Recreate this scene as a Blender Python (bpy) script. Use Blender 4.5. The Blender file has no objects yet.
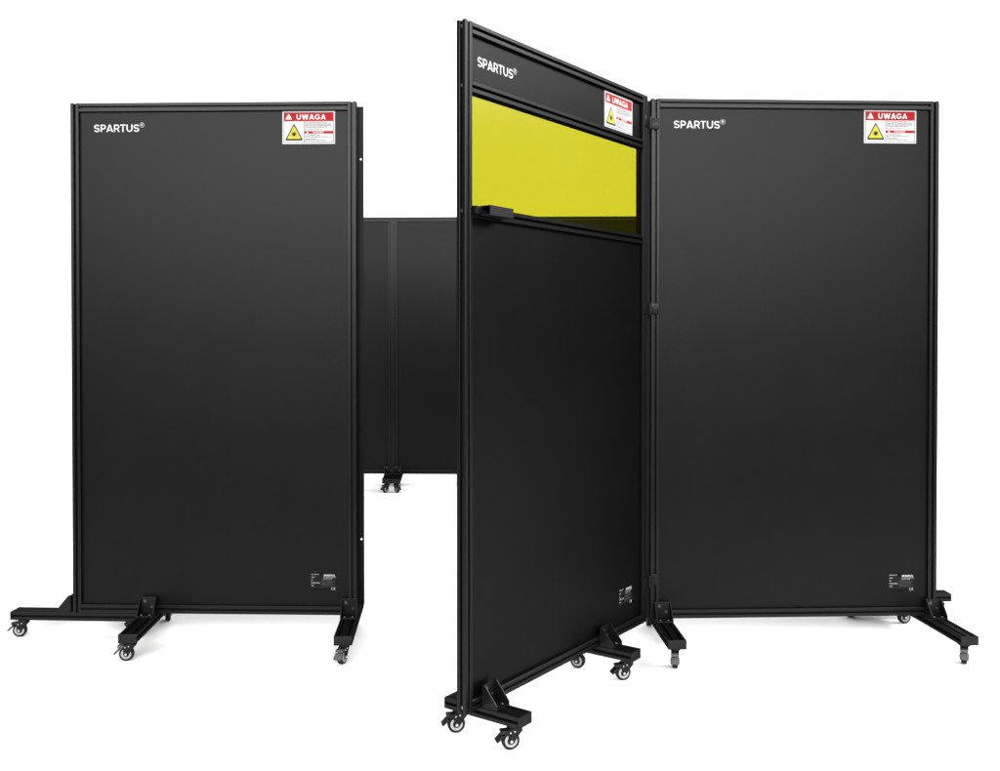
import bpy, bmesh, math, random
from mathutils import Vector, Matrix
random.seed(7)
SC = bpy.context.scene
COL = SC.collection
PI = math.pi

# ------------------------------------------------------------------ materials
def mat(name, col, rough=.5, spec=.5, metal=0.0, grain=0.0, gscale=900, rvar=0.0, cvar=0.0, vscale=6.0, coat=0.0):
    m = bpy.data.materials.new(name); m.use_nodes = True
    nt = m.node_tree; b = nt.nodes['Principled BSDF']
    b.inputs['Base Color'].default_value = (*col, 1)
    b.inputs['Roughness'].default_value = rough
    b.inputs['Specular IOR Level'].default_value = spec
    b.inputs['Metallic'].default_value = metal
    b.inputs['Coat Weight'].default_value = coat
    tc = nt.nodes.new('ShaderNodeTexCoord')
    if grain:
        n = nt.nodes.new('ShaderNodeTexNoise'); n.inputs['Scale'].default_value = gscale
        n.inputs['Detail'].default_value = 2
        nt.links.new(tc.outputs['Object'], n.inputs['Vector'])
        bp = nt.nodes.new('ShaderNodeBump'); bp.inputs['Strength'].default_value = grain
        bp.inputs['Distance'].default_value = .0006
        nt.links.new(n.outputs['Fac'], bp.inputs['Height'])
        nt.links.new(bp.outputs['Normal'], b.inputs['Normal'])
    if rvar or cvar:
        n2 = nt.nodes.new('ShaderNodeTexNoise'); n2.inputs['Scale'].default_value = vscale
        n2.inputs['Detail'].default_value = 5
        nt.links.new(tc.outputs['Object'], n2.inputs['Vector'])
    if rvar:
        mr = nt.nodes.new('ShaderNodeMapRange')
        mr.inputs['To Min'].default_value = rough - rvar; mr.inputs['To Max'].default_value = rough + rvar
        nt.links.new(n2.outputs['Fac'], mr.inputs['Value']); nt.links.new(mr.outputs['Result'], b.inputs['Roughness'])
    if cvar:
        mx = nt.nodes.new('ShaderNodeMix'); mx.data_type = 'RGBA'
        mx.inputs[6].default_value = (*[c * (1 - cvar) for c in col], 1)
        mx.inputs[7].default_value = (*[min(1, c * (1 + cvar)) for c in col], 1)
        nt.links.new(n2.outputs['Fac'], mx.inputs[0]); nt.links.new(mx.outputs[2], b.inputs['Base Color'])
    return m

M = {}
M['alu']    = mat('black_anodised_aluminium', (.0032, .0032, .0034), .40, .36, grain=.10, gscale=1400, rvar=.05, vscale=9)
M['panel']  = mat('black_composite_sheet', (.0009, .0009, .0010), .37, .14, grain=.55, gscale=260, rvar=.03, cvar=.15, vscale=5)
def sheet_coat(m, refl, rough):
    # matt powder coat: dark diffuse body plus a faint, broad sheen of constant strength
    nt = m.node_tree; b = nt.nodes['Principled BSDF']; b.inputs['Specular IOR Level'].default_value = 0
    b.inputs['IOR'].default_value = 1.0001
    g = nt.nodes.new('ShaderNodeBsdfGlossy'); g.inputs['Color'].default_value = (refl, refl, refl * 1.03, 1); g.inputs['Roughness'].default_value = rough
    for l in list(nt.links):
        if l.to_socket == b.inputs['Normal']: nt.links.new(l.from_socket, g.inputs['Normal'])
        if l.to_socket == b.inputs['Roughness']: nt.links.remove(l)
    # faint cloudiness of the coating: handling marks and uneven sheen
    tc = nt.nodes.new('ShaderNodeTexCoord'); nz = nt.nodes.new('ShaderNodeTexNoise'); nz.inputs['Scale'].default_value = 3.5
    nz.inputs['Detail'].default_value = 9; nz.inputs['Roughness'].default_value = .68
    rm = nt.nodes.new('ShaderNodeMapRange'); rm.inputs['From Min'].default_value = .3; rm.inputs['From Max'].default_value = .7
    rm.inputs['To Min'].default_value = rough - .018; rm.inputs['To Max'].default_value = rough + .018
    cm = nt.nodes.new('ShaderNodeMapRange'); cm.inputs['From Min'].default_value = .3; cm.inputs['From Max'].default_value = .7
    cm.inputs['To Min'].default_value = refl * .95; cm.inputs['To Max'].default_value = refl * 1.05
    nt.links.new(tc.outputs['Object'], nz.inputs['Vector']); nt.links.new(nz.outputs['Fac'], rm.inputs['Value']); nt.links.new(nz.outputs['Fac'], cm.inputs['Value'])
    nt.links.new(rm.outputs['Result'], g.inputs['Roughness']); nt.links.new(cm.outputs['Result'], g.inputs['Color'])
    ad = nt.nodes.new('ShaderNodeAddShader'); out = nt.nodes['Material Output']
    nt.links.new(b.outputs[0], ad.inputs[0]); nt.links.new(g.outputs[0], ad.inputs[1]); nt.links.new(ad.outputs[0], out.inputs['Surface'])
M['tube']   = mat('lighter_black_tube', (.0125, .0125, .0135), .4, .3, grain=.1, gscale=1200)  # handle tube: one even base colour, lighter than the frame
M['cap']    = mat('black_plastic', (.0045, .0045, .0048), .45, .4, grain=.1, gscale=700)
M['cast']   = mat('black_painted_cast_metal', (.0035, .0035, .0038), .42, .45, grain=.2, gscale=600)
M['screw']  = mat('zinc_screw', (.55, .55, .56), .35, .5, metal=1)
M['rubber'] = mat('black_rubber', (.004, .004, .004), .55, .15)
M['rim']    = mat('pale_grey_wheel', (.27, .27, .28), .4, .2)
M['steel']  = mat('black_pressed_steel', (.0035, .0035, .0040), .35, .4)
M['bolt']   = mat('black_oxide_bolt', (.10, .10, .105), .38, .4, metal=1)
M['blackpedal'] = mat('black_brake_plastic', (.006, .006, .0065), .45, .2)
M['pedal']  = mat('grey_brake_plastic', (.050, .050, .054), .5, .12)
M['white']  = mat('white_print', (.50, .50, .50), .5, .1)
M['sticker']= mat('white_vinyl', (.39, .39, .39), .4, .1)
M['red']    = mat('red_print', (.275, .0045, .0060), .45, .06)
M['ink']    = mat('black_print', (.005, .005, .005), .5, .1)
M['greyink']= mat('grey_print', (.022, .022, .024), .5, .1)
M['yellow'] = mat('yellow_print', (.37, .32, .028), .45, .1)
M['plate']  = mat('black_vinyl_plate', (.003, .003, .003), .45, .3)
M['faint']  = mat('pale_grey_print', (.34, .34, .34), .5, .3)
M['dim']    = mat('dim_grey_print', (.065, .065, .065), .5, .3)
M['floor']  = mat('white_studio_sheet', (.90, .90, .90), .8, .1, cvar=.004, vscale=2)

sheet_coat(M['panel'], .0108, .415)
sheet_coat(M['alu'], .0150, .36)
sheet_coat(M['pedal'], .0300, .40)
sheet_coat(M['tube'], .0160, .36)
sheet_coat(M['cast'], .0140, .38)
sheet_coat(M['steel'], .0140, .33)
sheet_coat(M['cap'], .0150, .42)
sheet_coat(M['plate'], .0060, .42)

def window_mat():
    m = bpy.data.materials.new('yellow_laser_filter_acrylic'); m.use_nodes = True
    nt = m.node_tree; nt.nodes.clear()
    out = nt.nodes.new('ShaderNodeOutputMaterial'); mix = nt.nodes.new('ShaderNodeMixShader')
    t = nt.nodes.new('ShaderNodeBsdfTransparent'); t.inputs['Color'].default_value = (.600, .584, .112, 1)
    g = nt.nodes.new('ShaderNodeBsdfGlossy'); g.inputs['Roughness'].default_value = .16
    g.inputs['Color'].default_value = (.9, .9, .9, 1)
    fr = nt.nodes.new('ShaderNodeFresnel')
    ge = nt.nodes.new('ShaderNodeNewGeometry'); mr = nt.nodes.new('ShaderNodeMapRange')   # same surface reflection from either side of the sheet
    mr.inputs['To Min'].default_value = 1.20; mr.inputs['To Max'].default_value = 1 / 1.20
    nt.links.new(ge.outputs['Backfacing'], mr.inputs['Value']); nt.links.new(mr.outputs['Result'], fr.inputs['IOR'])
    nt.links.new(fr.outputs[0], mix.inputs[0]); nt.links.new(t.outputs[0], mix.inputs[1]); nt.links.new(g.outputs[0], mix.inputs[2])
    nt.links.new(mix.outputs[0], out.inputs['Surface'])
    return m
M['filter'] = window_mat()

# ------------------------------------------------------------------ mesh helpers
def finish(bm, name, m, smooth=False):
    me = bpy.data.meshes.new(name); bmesh.ops.recalc_face_normals(bm, faces=bm.faces); bm.to_mesh(me); bm.free()
    for mm in (m if isinstance(m, (list, tuple)) else [m]): me.materials.append(mm)
    if smooth:
        for p in me.polygons: p.use_smooth = True
        try: me.set_sharp_from_angle(angle=math.radians(35))
        except Exception: pass
    return me

def link(name, me, parent=None, M4=None):
    o = bpy.data.objects.new(name, me); COL.objects.link(o)
    if parent is not None: o.parent = parent
    if M4 is not None: o.matrix_local = M4
    return o

def T(x, y, z): return Matrix.Translation((x, y, z))
def RZ(a): return Matrix.Rotation(a, 4, 'Z')

def box(bm, x0, x1, y0, y1, z0, z1, bev=0.0, mi=0, M4=None):
    r = bmesh.ops.create_cube(bm, size=1)
    vs = r['verts']
    for v in vs:
        v.co = Vector(((x0 + x1) / 2 + v.co.x * (x1 - x0), (y0 + y1) / 2 + v.co.y * (y1 - y0), (z0 + z1) / 2 + v.co.z * (z1 - z0)))
    fs = list({f for v in vs for f in v.link_faces})
    for f in fs: f.material_index = mi
    if bev:
        es = list({e for v in vs for e in v.link_edges})
        rr = bmesh.ops.bevel(bm, geom=es, offset=bev, segments=2, affect='EDGES', profile=.5)
        vs = list({v for f in rr['faces'] for v in f.verts} | {v for v in vs if v.is_valid})
    if M4 is not None: bmesh.ops.transform(bm, matrix=M4, verts=vs)

def cyl(bm, p0, p1, r0, r1=None, seg=24, mi=0):
    p0, p1 = Vector(p0), Vector(p1); d = p1 - p0
    rot = d.to_track_quat('Z', 'Y').to_matrix().to_4x4()
    r = bmesh.ops.create_cone(bm, cap_ends=True, segments=seg, radius1=r0, radius2=r0 if r1 is None else r1, depth=d.length,
                              matrix=Matrix.Translation((p0 + p1) / 2) @ rot)
    for f in {f for v in r['verts'] for f in v.link_faces}: f.material_index = mi

def prism(bm, pts, axis, a0, a1, mi=0):
    """pts: 2-D outline; extruded along axis between a0 and a1"""
    def to3(p, a):
        if axis == 'z': return Vector((p[0], p[1], a))
        if axis == 'x': return Vector((a, p[0], p[1]))
        return Vector((p[0], a, p[1]))
    lo = [bm.verts.new(to3(p, a0)) for p in pts]; hi = [bm.verts.new(to3(p, a1)) for p in pts]
    n = len(pts)
    fs = [bm.faces.new([lo[i], lo[(i + 1) % n], hi[(i + 1) % n], hi[i]]) for i in range(n)]
    fs.append(bm.faces.new(list(reversed(lo)))); fs.append(bm.faces.new(hi))
    for f in fs: f.material_index = mi
    return lo + hi

def lathe(bm, prof, seg=32, mi=0, M4=None):
    """prof: (radius, axial) list, axis = local y"""
    rings = []
    for r, a in prof:
        rings.append([bm.verts.new((r * math.cos(2 * PI * i / seg), a, r * math.sin(2 * PI * i / seg))) for i in range(seg)])
    fs = []
    for k in range(len(rings) - 1):
        for i in range(seg):
            fs.append(bm.faces.new([rings[k][i], rings[k][(i + 1) % seg], rings[k + 1][(i + 1) % seg], rings[k + 1][i]]))
    fs.append(bm.faces.new(rings[0])); fs.append(bm.faces.new(list(reversed(rings[-1]))))
    for f in fs: f.material_index = mi
    if M4 is not None: bmesh.ops.transform(bm, matrix=M4, verts=[v for r in rings for v in r])

def profile(w, h, tb, lr, sw=.0078, sd=.0112, ch=.0014):
    """T-slot extrusion section, centred; tb slots on top and bottom, lr slots on the left and right. CCW outline"""
    def side(length, n):
        out = []
        for k in range(n):
            c = -length / 2 + length * (k + .5) / n
            e = .0009
            out += [(c - sw / 2 - e, 0), (c - sw / 2, -e), (c - sw / 2, -.0022), (c - sw / 2 - .002, -.0022), (c - sw / 2 - .002, -.0050), (c - sw / 2 + .001, -sd),
                    (c + sw / 2 - .001, -sd), (c + sw / 2 + .002, -.0050), (c + sw / 2 + .002, -.0022), (c + sw / 2, -.0022), (c + sw / 2, -e), (c + sw / 2 + e, 0)]
        return [(-length / 2 + ch, 0), ] + out + [(length / 2 - ch, 0)]
    pts = []
    for ang, length, off, n in ((0, w, h / 2, tb), (-PI / 2, h, w / 2, lr), (PI, w, h / 2, tb), (PI / 2, h, w / 2, lr)):
        c, s = math.cos(ang), math.sin(ang)
        for (t, d) in side(length, n):
            x, y = t, off + d
            pts.append((c * x - s * y, s * x + c * y))
    return list(reversed(pts))

CACHE = {}
def cached(key, fn):
    if key not in CACHE: CACHE[key] = fn()
    return CACHE[key]

# ------------------------------------------------------------------ flat print helpers (x, z plane, facing -y)
def flat(bm, pts, y, mi=0):
    vs = [bm.verts.new((p[0], y, p[1])) for p in pts]
    f = bm.faces.new(vs); f.normal_update()
    if f.normal.y > 0: f.normal_flip()
    f.material_index = mi

def rect(bm, x0, x1, z0, z1, y, mi=0): flat(bm, [(x0, z0), (x1, z0), (x1, z1), (x0, z1)], y, mi)

def rtri(cx, cz, w, h, r, n=6):
    A, B, C = Vector((cx - w / 2, cz - h / 2)), Vector((cx + w / 2, cz - h / 2)), Vector((cx, cz + h / 2))
    out = []
    P = [A, B, C]
    for i in range(3):
        p, a, b = P[i], P[i - 1], P[(i + 1) % 3]
        u, v = (a - p).normalized(), (b - p).normalized()
        p1, p2 = p + u * r, p + v * r
        for k in range(n + 1):
            t = k / n
            out.append(tuple((1 - t) ** 2 * p1 + 2 * t * (1 - t) * p + t * t * p2))
    return out

def arc(cx, cy, rx, ry, a0, a1, n=14):
    return [(cx + rx * math.cos(math.radians(a0 + (a1 - a0) * k / n)), cy + ry * math.sin(math.radians(a0 + (a1 - a0) * k / n))) for k in range(n + 1)]

def stroke(path, t):
    # closed outline of a constant-width pen stroke along a path
    P = [Vector(p) for p in path]; L, R = [], []
    for i, p in enumerate(P):
        a = (P[i] - P[i - 1]).normalized() if i > 0 else None
        b = (P[i + 1] - P[i]).normalized() if i < len(P) - 1 else None
        d = (a + b).normalized() if a and b else (a or b)
        k = 1 / max(.5, d.dot(a)) if a and b else 1
        n = Vector((-d.y, d.x)) * (t / 2 * k)
        L.append(tuple(p + n)); R.append(tuple(p - n))
    return L + R[::-1]

def glyph(ch, t):
    # geometric bold sans capitals, height 1; returns (width, [outlines])
    h = t / 2
    if ch == 'S':
        w = .76; ry = (1 - t) / 4; rx = (w - t) / 2; cx = w / 2
        path = arc(cx, 1 - h - ry, rx, ry, 22, 90, 6)[:-1] + arc(cx, 1 - h - ry, rx * .94, ry, 90, 250, 14)[:-1] + arc(cx, h + ry, rx * .98, ry, 70, -90, 14)[:-1] + arc(cx, h + ry, rx, ry, -90, -160, 6)
        return w, [stroke(path, t)]
    if ch == 'P':
        w = .68; r = .325
        return w, [[(0, 0), (0, 1), (w - r, 1)] + arc(w - r, 1 - r, r, r, 90, -90)[1:-1] + [(w - r, 1 - 2 * r), (t, 1 - 2 * r), (t, 0)],
                   [(t, 1 - t), (w - r, 1 - t)] + arc(w - r, 1 - r, r - t, r - t, 90, -90)[1:-1] + [(w - r, 1 - 2 * r + t), (t, 1 - 2 * r + t)]]
    if ch == 'R':
        w = .74; r = .325; x = .70 - r
        return w, [[(0, 0), (0, 1), (x, 1)] + arc(x, 1 - r, r, r, 90, -62)[1:] + [(w, 0), (w - t * 1.2, 0), (w - t * 1.2 - .155, 1 - 2 * r), (t, 1 - 2 * r), (t, 0)],
                   [(t, 1 - t), (x, 1 - t)] + arc(x, 1 - r, r - t, r - t, 90, -90)[1:-1] + [(x, 1 - 2 * r + t), (t, 1 - 2 * r + t)]]
    if ch == 'A':
        w = .88; c = w / 2; q = t * 1.12
        return w, [[(0, 0), (c - q * .55, 1), (c + q * .55, 1), (w, 0), (w - q, 0), (w - q - .055, .17), (q + .055, .17), (q, 0)],
                   [(q + .112, .17 + t * .82), (w - q - .112, .17 + t * .82), (c, .80)]]
    if ch == 'T':
        w = .70; c = w / 2
        return w, [[(0, 1), (w, 1), (w, 1 - t), (c + h, 1 - t), (c + h, 0), (c - h, 0), (c - h, 1 - t), (0, 1 - t)]]
    if ch == 'U':
        w = .78; r = w / 2
        return w, [[(0, 1)] + arc(r, r, r, r, 180, 360) + [(w, 1), (w - t, 1)] + arc(r, r, r - t, r - t, 360, 180) + [(t, 1)]]
    if ch == 'W':
        w = 1.22; q = t * .56; xs = [(q, 1), (w * .29, 0), (w / 2, .94), (w * .71, 0), (w - q, 1)]
        return w, [[(0, 1), (w * .29 - q, 0), (w * .29 + q, 0), (w / 2, .66), (w * .71 - q, 0), (w * .71 + q, 0), (w, 1), (w - 2 * q, 1), (w * .71, .36), (w / 2 + q, 1), (w / 2 - q, 1), (w * .29, .36), (2 * q, 1)]]
    if ch == 'G':
        w = .90; r = .5 - h; cx = r + h
        return w, [stroke(arc(cx, .5, r, r, 42, 345, 30), t), [(cx, .5 + t * .18), (w - h * .05, .5 + t * .18), (w - h * .15, .5 - t * .72), (cx, .5 - t * .72)]]
    if ch == 'D':
        w = .78
        return w, [[(0, 0), (0, 1), (w - .5, 1)] + arc(w - .5, .5, .5, .5, 90, -90)[1:-1] + [(w - .5, 0)],
                   [(t, t), (t, 1 - t), (w - .5, 1 - t)] + arc(w - .5, .5, .5 - t, .5 - t, 90, -90)[1:-1] + [(w - .5, t)]]
    if ch == 'N':
        w = .80
        return w, [[(0, 0), (0, 1), (t, 1), (w - t, .36), (w - t, 1), (w, 1), (w, 0), (w - t, 0), (t, .64), (t, 0)]]
    if ch == 'E':
        w = .60
        return w, [[(0, 0), (0, 1), (w, 1), (w, 1 - t), (t, 1 - t), (t, .5 + h), (w * .92, .5 + h), (w * .92, .5 - h), (t, .5 - h), (t, t), (w, t), (w, 0)]]

def word_mesh(body, cap_h, width, t, name, m, y, gap=.075):
    me_out = bmesh.new(); x = 0
    for i, ch in enumerate(body):
        w, outs = glyph(ch, t)
        groups = [[outs[0]], [outs[1]]] if ch == 'G' else [outs]
        for k, g in enumerate(groups):
            c = bpy.data.curves.new('tmp', 'CURVE'); c.dimensions = '2D'; c.fill_mode = 'FRONT'
            for o in g:
                sp = c.splines.new('POLY'); sp.points.add(len(o) - 1); sp.use_cyclic_u = True
                for p, q in zip(sp.points, o): p.co = (q[0] + x, q[1], 0, 1)
            ob = bpy.data.objects.new('tmp', c); COL.objects.link(ob)
            dg = bpy.context.evaluated_depsgraph_get(); dg.update()
            me = bpy.data.meshes.new_from_object(ob.evaluated_get(dg)); bpy.data.objects.remove(ob); bpy.data.curves.remove(c)
            for v in me.vertices: v.co.z = -k * .02
            me_out.from_mesh(me); bpy.data.meshes.remove(me)
        nxt = body[i + 1] if i + 1 < len(body) else ''
        x += w + gap - (.055 if ch + nxt in ('PA', 'WA', 'AG', 'RT') else 0)
    total = max(v.co.x for v in me_out.verts)
    for v in me_out.verts: v.co = Vector((v.co.x / total * width, y + v.co.z * .01, v.co.y * cap_h))
    return finish(me_out, name, m)

def word_rows(bm, x0, x1, z, h, y, fill=1.0, mi=0):
    """one line of very small print: word-length runs of tiny strokes"""
    x = x0; end = x0 + (x1 - x0) * fill
    while x < end - h:
        L = random.randint(2, 8)
        for k in range(L):
            if x > end: break
            w = h * random.uniform(.38, .62)
            kind = random.random()
            zt = z + h * (1 if kind < .55 else .78)
            if kind < .3:
                rect(bm, x, x + w, zt - h * .22, zt, y, mi); rect(bm, x, x + w, z, z + h * .22, y, mi); rect(bm, x, x + w * .35, z + h * .22, zt - h * .22, y, mi)
            elif kind < .6:
                rect(bm, x, x + w * .32, z, zt, y, mi); rect(bm, x + w * .32, x + w, z + h * .4, z + h * .62, y, mi)
            else:
                rect(bm, x, x + w * .30, z, zt, y, mi); rect(bm, x + w * .68, x + w, z, zt, y, mi); rect(bm, x + w * .30, x + w * .68, zt - h * .25, zt, y, mi)
            x += w + h * .16
        x += h * .45

SW_, SH_ = .1855, .1155
def sign_base():
    bm = bmesh.new(); box(bm, 0, SW_, -.0005, 0, 0, SH_, mi=0)
    y = -.0007; b = .0050; t = .0013           # thin printed border line
    rect(bm, b, SW_ - b, SH_ - b - t, SH_ - b, y, 1); rect(bm, b, SW_ - b, b, b + t, y, 1)
    rect(bm, b, b + t, b + t, SH_ - b - t, y, 1); rect(bm, SW_ - b - t, SW_ - b, b + t, SH_ - b - t, y, 1)
    rect(bm, .0765, .0779, b + t, .0800, y, 1)
    return finish(bm, 'warning_sign', [M['sticker'], M['greyink']])
def sign_header():
    bm = bmesh.new(); y = -.0009
    rect(bm, .0060, SW_ - .0060, .0800, SH_ - .0060, y, 0); rect(bm, .0777, SW_ - .0060, .0362, .0452, y, 0)
    return finish(bm, 'red_band', [M['red']])
def sign_marks():
    bm = bmesh.new(); y = -.0012
    flat(bm, rtri(.0225, .0965, .0240, .0210, .003), y, 0)
    flat(bm, [(.0212, .0998), (.0238, .0998), (.0231, .0925), (.0219, .0925)], y - .0003, 1)
    rect(bm, .0213, .0237, .0888, .0911, y - .0003, 1)
    return finish(bm, 'alert_mark', [M['white'], M['red']])
def sign_small_mark():
    bm = bmesh.new(); flat(bm, rtri(.0885, .0407, .0085, .0070, .001), -.0012, 0)
    return finish(bm, 'small_alert_mark', [M['white']])
def sign_triangle():
    bm = bmesh.new(); y = -.0009
    cx, cz = .0412, .0425
    flat(bm, rtri(cx, cz, .0640, .0600, .0070), y, 0)
    flat(bm, rtri(cx, cz - .0010, .0500, .0470, .0030), y - .0003, 1)
    c = (cx, cz - .0080); n = 24
    flat(bm, [(c[0] + .0042 * math.cos(2 * PI * k / n), c[1] + .0042 * math.sin(2 * PI * k / n)) for k in range(n)], y - .0006, 0)
    for k in range(20):
        a = 2 * PI * k / 20; L = .0125 if k % 2 == 0 else .0085; w = .00042
        d = Vector((math.cos(a), math.sin(a))); p = Vector((-d.y, d.x)); o = Vector(c)
        flat(bm, [tuple(o + d * .004 - p * w * 1.6), tuple(o + d * L - p * w * .6), tuple(o + d * L + p * w * .6), tuple(o + d * .004 + p * w * 1.6)], y - .0006, 0)
    return finish(bm, 'laser_triangle', [M['ink'], M['yellow']])
def sign_print():
    bm = bmesh.new(); y = -.0009
    for k, (z, h, f, mi) in enumerate(((.0738, .0040, .78, 1), (.0682, .0036, .98, 0), (.0628, .0036, .96, 0), (.0574, .0036, .80, 0), (.0498, .0034, .68, 1),
                                       (.0288, .0036, .52, 0), (.0232, .0036, .86, 0), (.0160, .0034, .42, 0), (.0112, .0034, .74, 0))):
        word_rows(bm, .0805, SW_ - .0085, z, h, y, f, mi)
    return finish(bm, 'small_print', [M['greyink'], M['red']])

def add_sign(root, x, z, y):
    s = link('warning_sign', cached('sg', sign_base), root, T(x, y, z))
    s['label'] = 'white and red laser warning sticker headed UWAGA'
    link('red_band', cached('sh', sign_header), s); link('alert_mark', cached('sm', sign_marks), s); link('small_alert_mark', cached('sm2', sign_small_mark), s)
    link('laser_triangle', cached('st', sign_triangle), s); link('small_print', cached('sp', sign_print), s)
    link('heading', cached('su', lambda: word_mesh('UWAGA', .0185, .1030, .190, 'heading', M['white'], -.0012, .16)), s, T(.0500, 0, .0853))
    link('subheading', cached('sd', lambda: word_mesh('DANGER', .0060, .038, .17, 'subheading', M['white'], -.0012, .18)), s, T(.1075, 0, .0378))

PW_, PH_ = .0925, .0615
def plate_base():
    bm = bmesh.new(); box(bm, 0, PW_, -.0005, 0, 0, PH_, mi=0); y = -.0007
    random.seed(3)
    word_rows(bm, .003, .034, .0560, .0030, y, .95, 1); word_rows(bm, .003, .036, .0520, .0022, y, .7, 2)
    for z in (.0478, .0398, .0318, .0232, .0140): rect(bm, .002, PW_ - .002, z - .0016, z - .0011, y, 2)
    word_rows(bm, .003, .014, .0450, .0034, y, 1, 1); word_rows(bm, .003, .014, .0345, .0040, y, 1, 1)
    word_rows(bm, .003, .033, .0252, .0040, y, 1, 1); word_rows(bm, .003, .012, .0158, .0038, y, 1, 1)
    word_rows(bm, .046, .090, .0452, .0032, y, 1, 1); word_rows(bm, .046, .080, .0408, .0026, y, 1, 1)
    for z in (.0352, .0302, .0262, .0212, .0170): word_rows(bm, .038, .090, z, .0024, y, random.uniform(.6, 1), 2)
    return finish(bm, 'rating_plate', [M['plate'], M['faint'], M['dim']])
def add_plate(root, x, z, y):
    p = link('rating_plate', cached('pb', plate_base), root, T(x, y, z))
    p['label'] = 'small black rating plate with white print and CE mark'
    link('plate_name', cached('pn', lambda: word_mesh('SPARTUS', .0064, .0390, .19, 'plate_name', M['white'], -.0009, .12)), p, T(.0475, 0, .0505))
    def ce():
        bm = bmesh.new(); R, w = .0046, .0012
        for cx in (0, .0082):
            for k in range(14):
                a0, a1 = PI / 2 + PI * k / 14, PI / 2 + PI * (k + 1) / 14
                flat(bm, [(cx + r * math.cos(a), R + r * math.sin(a)) for r, a in ((R, a0), (R, a1), (R - w, a1), (R - w, a0))], -.0009)
        rect(bm, .0046, .0079, R - .0006, R + .0006, -.0009)
        return finish(bm, 'ce_mark', [M['white']])
    link('ce_mark', cached('ce', ce), p, T(.0790, 0, .0022))

def add_brand(root, x, z, y):
    link('lettering', cached('br', lambda: word_mesh('SPARTUS', .0258, .1615, .155, 'lettering', M['white'], -.0006, .115)), root, T(x, y, z))
    def reg():
        bm = bmesh.new(); R, w, n = .0085, .0009, 32
        for k in range(n):
            a0, a1 = 2 * PI * k / n, 2 * PI * (k + 1) / n
            flat(bm, [(r * math.cos(a), r * math.sin(a)) for r, a in ((R, a0), (R, a1), (R - w, a1), (R - w, a0))], -.0006)
        rect(bm, -.0032, -.0017, -.0044, .0044, -.0006)
        P = [(-.0017, .0044), (.0012, .0044), (.0030, .0034), (.0034, .0020), (.0028, .0006), (.0012, -.0002), (-.0017, -.0002)]
        Q = [(-.0017, .0030), (.0008, .0030), (.0017, .0026), (.0019, .0020), (.0016, .0014), (.0008, .0011), (-.0017, .0011)]
        for k in range(len(P) - 1): flat(bm, [P[k], P[k + 1], Q[k + 1], Q[k]], -.0006)
        flat(bm, [(.0004, -.0002), (.0020, -.0002), (.0038, -.0044), (.0021, -.0044)], -.0006)
        return finish(bm, 'registered_mark', [M['white']])
    link('registered_mark', cached('rg', reg), root, T(x + .1715, y, z + .0235))

# ------------------------------------------------------------------ hardware
W, H, ZB, FR = 1.01, 1.80, .097, .030
LT, LB = .0965, .0665                           # leg top / underside

def caster_plate():
    bm = bmesh.new(); box(bm, -.021, .021, -.021, .021, -.0030, -.0004, .0008); cyl(bm, (0, 0, -.003), (0, 0, -.0105), .0150, .0165, 28)
    return finish(bm, 'caster', M['steel'], True)
def caster_fork():
    bm = bmesh.new()
    side = [(-.019, -.0105), (.017, -.0105), (.0175, -.016), (.006, -.030), (-.0065, -.0485), (-.0125, -.0500), (-.0185, -.0455), (-.0210, -.028), (-.0205, -.016)]
    for s in (-1, 1): prism(bm, side, 'y', s * .0125, s * .0108)
    box(bm, -.0185, .0165, -.0108, .0108, -.0125, -.0108, 0)
    box(bm, -.0206, -.0186, -.0107, .0107, -.0215, -.0109, 0)
    return finish(bm, 'fork', M['steel'], False)
def caster_tyre():
    bm = bmesh.new(); h, R = .0090, .0240
    lathe(bm, [(.0160, -h + .001), (.0215, -h), (.0232, -h + .0012), (R, -h + .004), (R, h - .004), (.0232, h - .0012), (.0215, h), (.0160, h - .001)], 40, 0, T(-.0125, 0, -.0425))
    return finish(bm, 'tyre', M['rubber'], True)
def caster_rim():
    bm = bmesh.new(); h = .0092
    for s in (-1, 1):
        lathe(bm, [(.0168, s * (h - .004)), (.0168, s * h), (.0155, s * (h + .0009)), (.0105, s * (h + .0009)), (.0095, s * (h - .002)), (.0062, s * (h - .002)), (.0058, s * (h + .0012))], 36, 0, T(-.0125, 0, -.0425))
    return finish(bm, 'rim', M['rim'], True)
def caster_axle():
    bm = bmesh.new()
    cyl(bm, (0, 0, 0), (0, .0040, 0), .0046, .0040, 6)
    return finish(bm, 'axle_bolt', M['screw'])
def rivet_mesh():
    bm = bmesh.new(); cyl(bm, (0, 0, 0), (0, .0016, 0), .0024, .0020, 12); return finish(bm, 'rivet', M['screw'], True)
def caster_pedal(m):
    bm = bmesh.new()
    box(bm, -.040, -.020, -.0125, .0125, -.0225, -.0135, .0018)
    box(bm, -.018, .006, -.014, .014, -.0030, .0030, .0015, 0, T(-.0385, 0, -.0300) @ Matrix.Rotation(-.75, 4, 'Y'))
    return finish(bm, 'brake_pedal', m, True)

def add_caster(root, x, y, swing, brake=True):
    c = link('caster', cached('c0', caster_plate), root, T(x, y, LB) @ RZ(swing))
    link('fork', cached('c1', caster_fork), c); link('tyre', cached('c2', caster_tyre), c); link('rim', cached('c3', caster_rim), c)
    for k in (0, PI): link('axle_bolt', cached('c4', caster_axle), c, T(-.0125, .0118 * (1 if k == 0 else -1), -.0425) @ RZ(k))
    for k in (0, PI):
        for x, z in ((-.0150, -.0200), (-.0035, -.0170)): link('rivet', cached('c6', rivet_mesh), c, T(x, .0124 * (1 if k == 0 else -1), z) @ RZ(k))
    if brake:
        m = M['blackpedal' if brake == 'black' else 'pedal']
        link('brake_pedal', cached(('c5', m.name), lambda: caster_pedal(m)), c)
    return c

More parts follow.
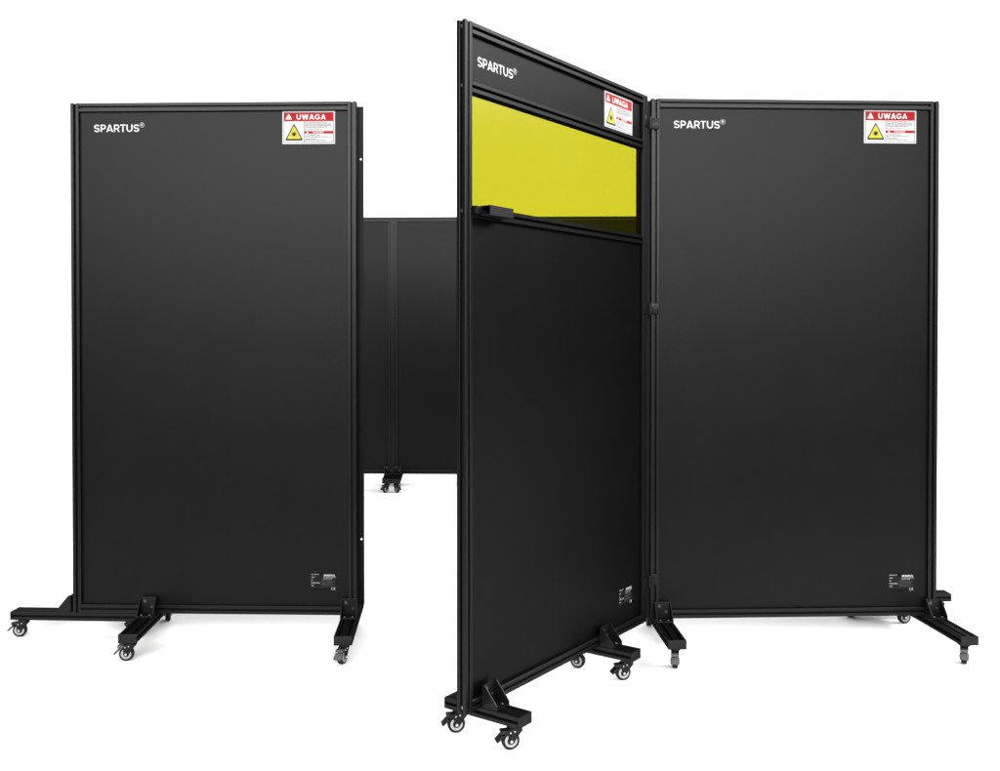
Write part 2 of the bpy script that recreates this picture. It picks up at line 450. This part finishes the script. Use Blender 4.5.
def leg_mesh(length):
    bm = bmesh.new(); prism(bm, profile(.060, .030, 2, 1), 'y', -length / 2 + .004, length / 2 - .004)
    return finish(bm, 'leg', M['alu'])
def cap_mesh():
    bm = bmesh.new(); box(bm, -.0300, .0300, -.0040, 0, -.0150, .0150, .0012)
    return finish(bm, 'end_cap', M['cap'], True)
def bracket_mesh():
    """cast corner bracket, back plate against y=0, base plate on z=0, cheeks sloping forward (-y)"""
    bm = bmesh.new(); w, h, d, t = .0285, .060, .050, .0045
    box(bm, -w, w, -t, 0, 0, h, .0008); box(bm, -w, w, -d, -t - .0003, 0, t, .0008)
    for s in (-1, 1):
        a, b = (s * w, s * (w - .0038))
        pts = [(-t - .0002, h - .0005), (-t - .004, h - .0005), (-d + .001, t + .007), (-d + .001, t + .0003), (-t - .0002, t + .0003)]
        prism(bm, pts, 'x', min(a, b) + (0.0002 if s > 0 else 0), max(a, b) - (0.0002 if s < 0 else 0))
    return finish(bm, 'bracket', M['cast'])
def screw_mesh():
    bm = bmesh.new(); cyl(bm, (0, 0, 0), (0, 0, .0026), .0040, .0030, 14); cyl(bm, (0, 0, -.0005), (0, 0, .0008), .0056, .0056, 16)
    return finish(bm, 'screw', M['bolt'], True)

def add_bracket(root, M4):
    b = link('bracket', cached('bk', bracket_mesh), root, M4)
    for x, z in ((-.012, .046), (.013, .026)):
        link('screw', cached('sc', screw_mesh), b, T(x, -.0045, z) @ Matrix.Rotation(PI / 2, 4, 'X'))
    for x, y in ((-.014, -.036), (.014, -.036)):
        link('screw', cached('sc', screw_mesh), b, T(x, y, .0045))

def add_leg(root, s, half, casters, yaw=0.0, front=None, rear=None, brackets=(1, 1)):
    """leg under the frame at distance s along it; casters: ((end, swing, brake), ...)"""
    f = half if front is None else front; r = half if rear is None else rear
    L = f + r; B = T(s, FR / 2, 0) @ RZ(yaw)
    l = link('leg', cached(('leg', round(L, 3)), lambda: leg_mesh(L)), root, B @ T(0, (r - f) / 2, (LT + LB) / 2))
    link('end_cap', cached('cp', cap_mesh), l, T(0, -L / 2 + .004, 0)); link('end_cap', cached('cp', cap_mesh), l, RZ(PI) @ T(0, -L / 2 + .004, 0))
    if brackets[0]: add_bracket(root, T(s, -.0003, LT + .0003) @ RZ(yaw))
    if brackets[1]: add_bracket(root, T(s, FR + .0003, LT + .0003) @ RZ(PI + yaw))
    for end, swing, brake in casters:
        y = -f + .034 if end == 'f' else r - .034
        p = B @ Vector((0, y, 0))
        # swing is a world heading for the wheel's trailing side; local x+ is the leading side
        add_caster(root, p.x, p.y, swing - root.rotation_euler.z, brake)

def post_mesh():
    bm = bmesh.new(); prism(bm, profile(FR, FR, 1, 1), 'z', 0, H); return finish(bm, 'post', M['alu'])
def rail_mesh():
    bm = bmesh.new(); prism(bm, profile(FR, FR, 1, 1), 'x', 0, W - 2 * FR - .0006); return finish(bm, 'rail', M['alu'])
def sheet_mesh(z0, z1, m, t=.006, name='infill_panel'):
    bm = bmesh.new(); e = .006; box(bm, FR - e, W - FR + e, FR / 2 - t / 2, FR / 2 + t / 2, z0 - e, z1 + e); return finish(bm, name, m)
def bolt_mesh():
    bm = bmesh.new(); cyl(bm, (0, 0, 0), (-.0022, 0, 0), .0044, .0038, 12); cyl(bm, (.0015, 0, 0), (-.0004, 0, 0), .0040, .0040, 12)
    return finish(bm, 'end_bolt', M['screw'], True)

FACE = FR / 2 - .003                            # local y of the infill's front surface
def thing(name, label, cat, x, y, a, group=None):
    o = bpy.data.objects.new(name, None); COL.objects.link(o); o.empty_display_size = .1
    o.location = (x, y, 0); o.rotation_euler = (0, 0, a); o['label'] = label; o['category'] = cat
    if group: o['group'] = group
    return o

def frame(root, rails=(0.0, H - FR)):
    for s in (FR / 2, W - FR / 2): link('post', cached('po', post_mesh), root, T(s, FR / 2, ZB))
    for z in rails: link('rail', cached('ra', rail_mesh), root, T(FR + .0003, FR / 2, ZB + z + FR / 2))
    for z in rails:
        link('end_bolt', cached('eb', bolt_mesh), root, T(.0075, FR / 2, ZB + z + FR / 2))
        link('end_bolt', cached('eb', bolt_mesh), root, T(W - .0075, FR / 2, ZB + z + FR / 2) @ RZ(PI))

def plain_panel(label, x, y, a, group, brand=False):
    r = thing('screen_panel', label, 'screen panel', x, y, a, group)
    frame(r)
    link('infill_panel', cached('in', lambda: sheet_mesh(FR, H - FR, M['panel'])), r, T(0, 0, ZB))
    if brand:
        add_brand(r, .0795, ZB + 1.7005, FACE); add_sign(r, .7490, ZB + 1.6540, FACE); add_plate(r, .8440, ZB + .0835, FACE)
    return r

LEFT, NEAR, AWAY, RIGHT = 0.0, PI / 2, -PI / 2, PI   # wheel trails towards ... (local -x is the trailing side)
GRP = 'black screen panels of the booth'

# ---- the closed screen on the left, seen full face
A = plain_panel('tall black panel left of the gap, red sticker and strip with screw holes', -1.512, 3.409, -.030, GRP, True)
add_leg(A, .272, .25, (('f', LEFT + .10, True), ('r', AWAY + .35, False)), .085)
add_leg(A, .985, .25, (('f', NEAR - .28, True), ('r', LEFT + .15, False)), .085, None, .195)
def stop_strip():
    c = bpy.data.curves.new('tmp', 'CURVE'); c.dimensions = '2D'; c.fill_mode = 'BOTH'; c.extrude = .001
    def spl(pts):
        s = c.splines.new('POLY'); s.points.add(len(pts) - 1); s.use_cyclic_u = True
        for p, q in zip(s.points, pts): p.co = (q[0], q[1], 0, 1)
    z0, z1 = .030, 1.788
    spl([(-.020, z0), (.0215, z0), (.0215, z1), (-.020, z1)])
    for z in (1.603, .962, .262): spl([(.0118 + .0037 * math.cos(2 * PI * k / 16), z + .0037 * math.sin(2 * PI * k / 16)) for k in range(16)])
    o = bpy.data.objects.new('tmp', c); COL.objects.link(o)
    dg = bpy.context.evaluated_depsgraph_get(); dg.update()
    me = bpy.data.meshes.new_from_object(o.evaluated_get(dg)); bpy.data.objects.remove(o)
    me.transform(Matrix.Rotation(PI / 2, 4, 'X')); me.materials.clear(); me.materials.append(M['plate']); me.name = 'stop_strip'
    return me
def seal_strip():
    bm = bmesh.new(); box(bm, -.034, -.0004, .0180, .0200, .004, H - .004, .0004); box(bm, -.0014, -.0004, .0202, .0280, .004, H - .004)
    return finish(bm, 'seal_strip', M['rubber'])
link('stop_strip', stop_strip(), A, T(W, FR + .0016, ZB))

# ---- the fixed screen on the right
C = plain_panel('tall black panel with red warning sticker hinged to the far edge of the open door', .5217, 3.3377, .0409, GRP, True)
add_leg(C, .041, .25, (('f', NEAR - .18, True), ('r', AWAY, False)))
add_leg(C, .997, .25, (('f', NEAR - .45, True), ('r', RIGHT + .15, False)), .03)

link('seal_strip', seal_strip(), C, T(0, 0, ZB))

# ---- the open door with its yellow window
B = thing('screen_door', 'open black screen door standing forward, with yellow viewing window and short tube handle', 'screen door', -.0890, 2.4913, .9422)
Z2, Z3 = 1.618, 1.294                            # undersides of the rails above and below the window
frame(B, (0.0, Z3, Z2, H - FR))
link('infill_panel', sheet_mesh(FR, Z3, M['panel']), B, T(0, 0, ZB))
link('header_panel', sheet_mesh(Z2 + FR, H - FR, M['panel'], name='header_panel'), B, T(0, 0, ZB))
wn = link('viewing_window', sheet_mesh(Z3 + FR, Z2, M['filter'], .005, 'viewing_window'), B, T(0, 0, ZB))
wn['label'] = 'clear yellow laser filter window'
add_brand(B, .0665, ZB + 1.6945, FACE); add_sign(B, .7345, ZB + 1.6510, FACE); add_plate(B, .8325, ZB + .0835, FACE)
add_leg(B, .098, .13, (('f', LEFT + .25, 'black'), ('r', LEFT + .2, 'black')), 0, .136, .113)
add_leg(B, .716, .13, (('f', LEFT + .25, 'black'), ('r', LEFT + 2.7, False)))
def handle():
    bm = bmesh.new(); t = .0018; y0, y1, z0, z1, x0, x1 = -.0355, -.0006, 1.3000, 1.3255, .0600, .1640
    box(bm, x0, x1, y0, y1, z1 - t, z1); box(bm, x0, x1, y0, y1, z0, z0 + t)
    box(bm, x0, x1, y0, y0 + t, z0 + t + .0001, z1 - t - .0001); box(bm, x0, x1, y1 - t, y1, z0 + t + .0001, z1 - t - .0001)
    return finish(bm, 'handle', M['tube'])
hd = link('handle', handle(), B, T(0, 0, ZB))
def latch():
    bm = bmesh.new(); box(bm, .0325, .0590, -.012, -.0006, 1.3030, 1.3230, .0012)
    return finish(bm, 'latch', M['cast'])
link('latch', latch(), B, T(0, 0, ZB))

# hinges: one leaf wraps each post, they belong to the door
def hinge_mesh():
    bm = bmesh.new()
    cyl(bm, (0, 0, -.0205), (0, 0, .0205), .0048, .0048, 18)
    for s in (-.0068, .0068): cyl(bm, (0, 0, s - .0002), (0, 0, s + .0002), .0051, .0051, 18)
    return finish(bm, 'hinge', M['cast'], True)
def hinge_screw_mesh():
    bm = bmesh.new(); cyl(bm, (0, 0, 0), (0, 0, .0018), .0036, .0028, 14); return finish(bm, 'hinge_screw', M['cast'], True)
def leaf_mesh():
    bm = bmesh.new(); box(bm, .002, .0265, -.0036, -.0004, -.0190, .0190, .0007); return finish(bm, 'hinge_leaf', M['cast'], True)
Bi = Matrix.Translation(B.location) @ RZ(B.rotation_euler.z)
pin = Vector((.5150, 3.3150, 0))
for z in (1.712, 1.075, .137):
    h = link('hinge', cached('hg', hinge_mesh), B, Bi.inverted() @ T(pin.x, pin.y, ZB + z) @ RZ(0))
    rel = -B.rotation_euler.z
    wa = C.rotation_euler.z
    Lf = Bi.inverted() @ T(pin.x, pin.y, ZB + z)
    h.matrix_local = Lf
    # leaf on the fixed screen's post (just in front of it) and on the door's own post
    cf = Vector((.5217, 3.3377, 0))
    l1 = link('hinge_leaf', cached('hl', leaf_mesh), h, Lf.inverted() @ Bi.inverted() @ T(cf.x, cf.y, ZB + z) @ RZ(wa) @ T(-.001, 0, 0))
    l2 = link('hinge_leaf', cached('hl', leaf_mesh), h, Lf.inverted() @ T(W, 0, ZB + z) @ Matrix.Rotation(PI, 4, 'Y') @ T(.0, 0, 0))
    for zz in (-.011, .011):
        link('hinge_screw', cached('hs', hinge_screw_mesh), h, l1.matrix_local @ T(.017, -.0034, zz) @ Matrix.Rotation(PI / 2, 4, 'X'))

# ---- the side screens running back from the outer edges of the front
D = plain_panel('black side panel edge-on behind the left screen, only its long low foot showing', -1.4760, 4.4550, -PI / 2 - .045, GRP)
add_leg(D, W - .0000, .222, (('r', RIGHT - .1, False), ('f', LEFT + .12, 'black')), 0, .236, None, (1, 0))
add_leg(D, .20, .222, (('f', LEFT, True), ('r', LEFT, True)))
F = plain_panel('black side panel edge-on behind the right screen, stub of a foot sticking out past it', 1.5480, 3.4150, PI / 2 + .01, GRP)
add_leg(F, .275, .20, (('f', LEFT, False), ('r', RIGHT, False)), 0, .186, .235)
add_leg(F, .90, .22, (('f', RIGHT, False), ('r', RIGHT, False)))

# ---- the back row, three panels side by side
kx, ka = -.7510, -.0334
def kpos(x): return (x, 6.7451 + x * math.tan(ka))
K2 = plain_panel('back row black panel seen from its joint to the open door', *kpos(kx + .0006), ka, GRP)
K1 = plain_panel('back row black panel showing as a narrow piece beside the left screen', *kpos(kx - .0006 - W * math.cos(ka)), ka, GRP)
K3 = plain_panel('black panel of the back row seen darkly through the yellow window', *kpos(kx + .0018 + W * math.cos(ka)), ka, GRP)
for P in (K1, K2, K3):
    first = P is K1
    add_leg(P, .0312, .25, (('f', NEAR + .60, 'black'), ('r', AWAY, False)), .085, None, .20)
    add_leg(P, W - .0312, .25, (('f', NEAR - .60, 'black'), ('r', AWAY, False)), .085, None, .20)

# ------------------------------------------------------------------ white studio sweep: floor curving up into the backdrop
bm = bmesh.new(); X = 7.5
prof = [(1.75, 0.0), (10.0, 0.0)]
for k in range(1, 17):
    a = PI / 2 * k / 16; prof.append((10.0 + 2.0 * math.sin(a), 2.0 - 2.0 * math.cos(a)))
prof.append((12.0, 9.0))
rows = [[bm.verts.new((x, y, z)) for x in (-X, X)] for y, z in prof]
for i in range(len(rows) - 1): bm.faces.new([rows[i][0], rows[i][1], rows[i + 1][1], rows[i + 1][0]])
fl = link('floor', finish(bm, 'floor', M['floor'], True)); fl['kind'] = 'structure'

# ------------------------------------------------------------------ lamps
def area(name, loc, target, sx, sy, L, col=(1, 1, 1)):
    l = bpy.data.lights.new(name, 'AREA'); l.shape = 'RECTANGLE'; l.size = sx; l.size_y = sy
    l.energy = L * PI * sx * sy; l.color = col
    o = bpy.data.objects.new(name, l); COL.objects.link(o); o.location = loc
    o.rotation_euler = (Vector(target) - Vector(loc)).to_track_quat('-Z', 'Y').to_euler()
    return o
area('overhead_softbox', (0, 5.5, 7.5), (0, 5.5, 0), 22, 13, 2.3)
area('front_softbox', (-.3, -3.5, 3.4), (-.3, 3.6, 1.9), 11.0, 2.0, 20)
area('side_softbox', (6.5, 3.6, 4.6), (0, 3.0, 1.7), 5.0, 2.0, 26)

w = bpy.data.worlds.new('World'); SC.world = w; w.use_nodes = True
bg = w.node_tree.nodes['Background']; bg.inputs[0].default_value = (1, 1, 1, 1); bg.inputs[1].default_value = .06

# ------------------------------------------------------------------ camera
cam = bpy.data.cameras.new('camera'); co = bpy.data.objects.new('camera', cam); COL.objects.link(co)
cam.sensor_width = 36; cam.sensor_fit = 'HORIZONTAL'; cam.lens = 36 * .9665
cam.shift_y = -41.2 / 1000; cam.clip_end = 200; cam.clip_start = .05
co.location = (0, 0, ZB + .9933); co.rotation_euler = (PI / 2 - .0123, 0, 0)
SC.camera = co
SC.view_settings.view_transform = 'Standard'; SC.view_settings.look = 'None'
SC.view_settings.exposure = 0; SC.view_settings.gamma = 1
SC.cycles.max_bounces = 8; SC.cycles.diffuse_bounces = 4; SC.cycles.transparent_max_bounces = 12
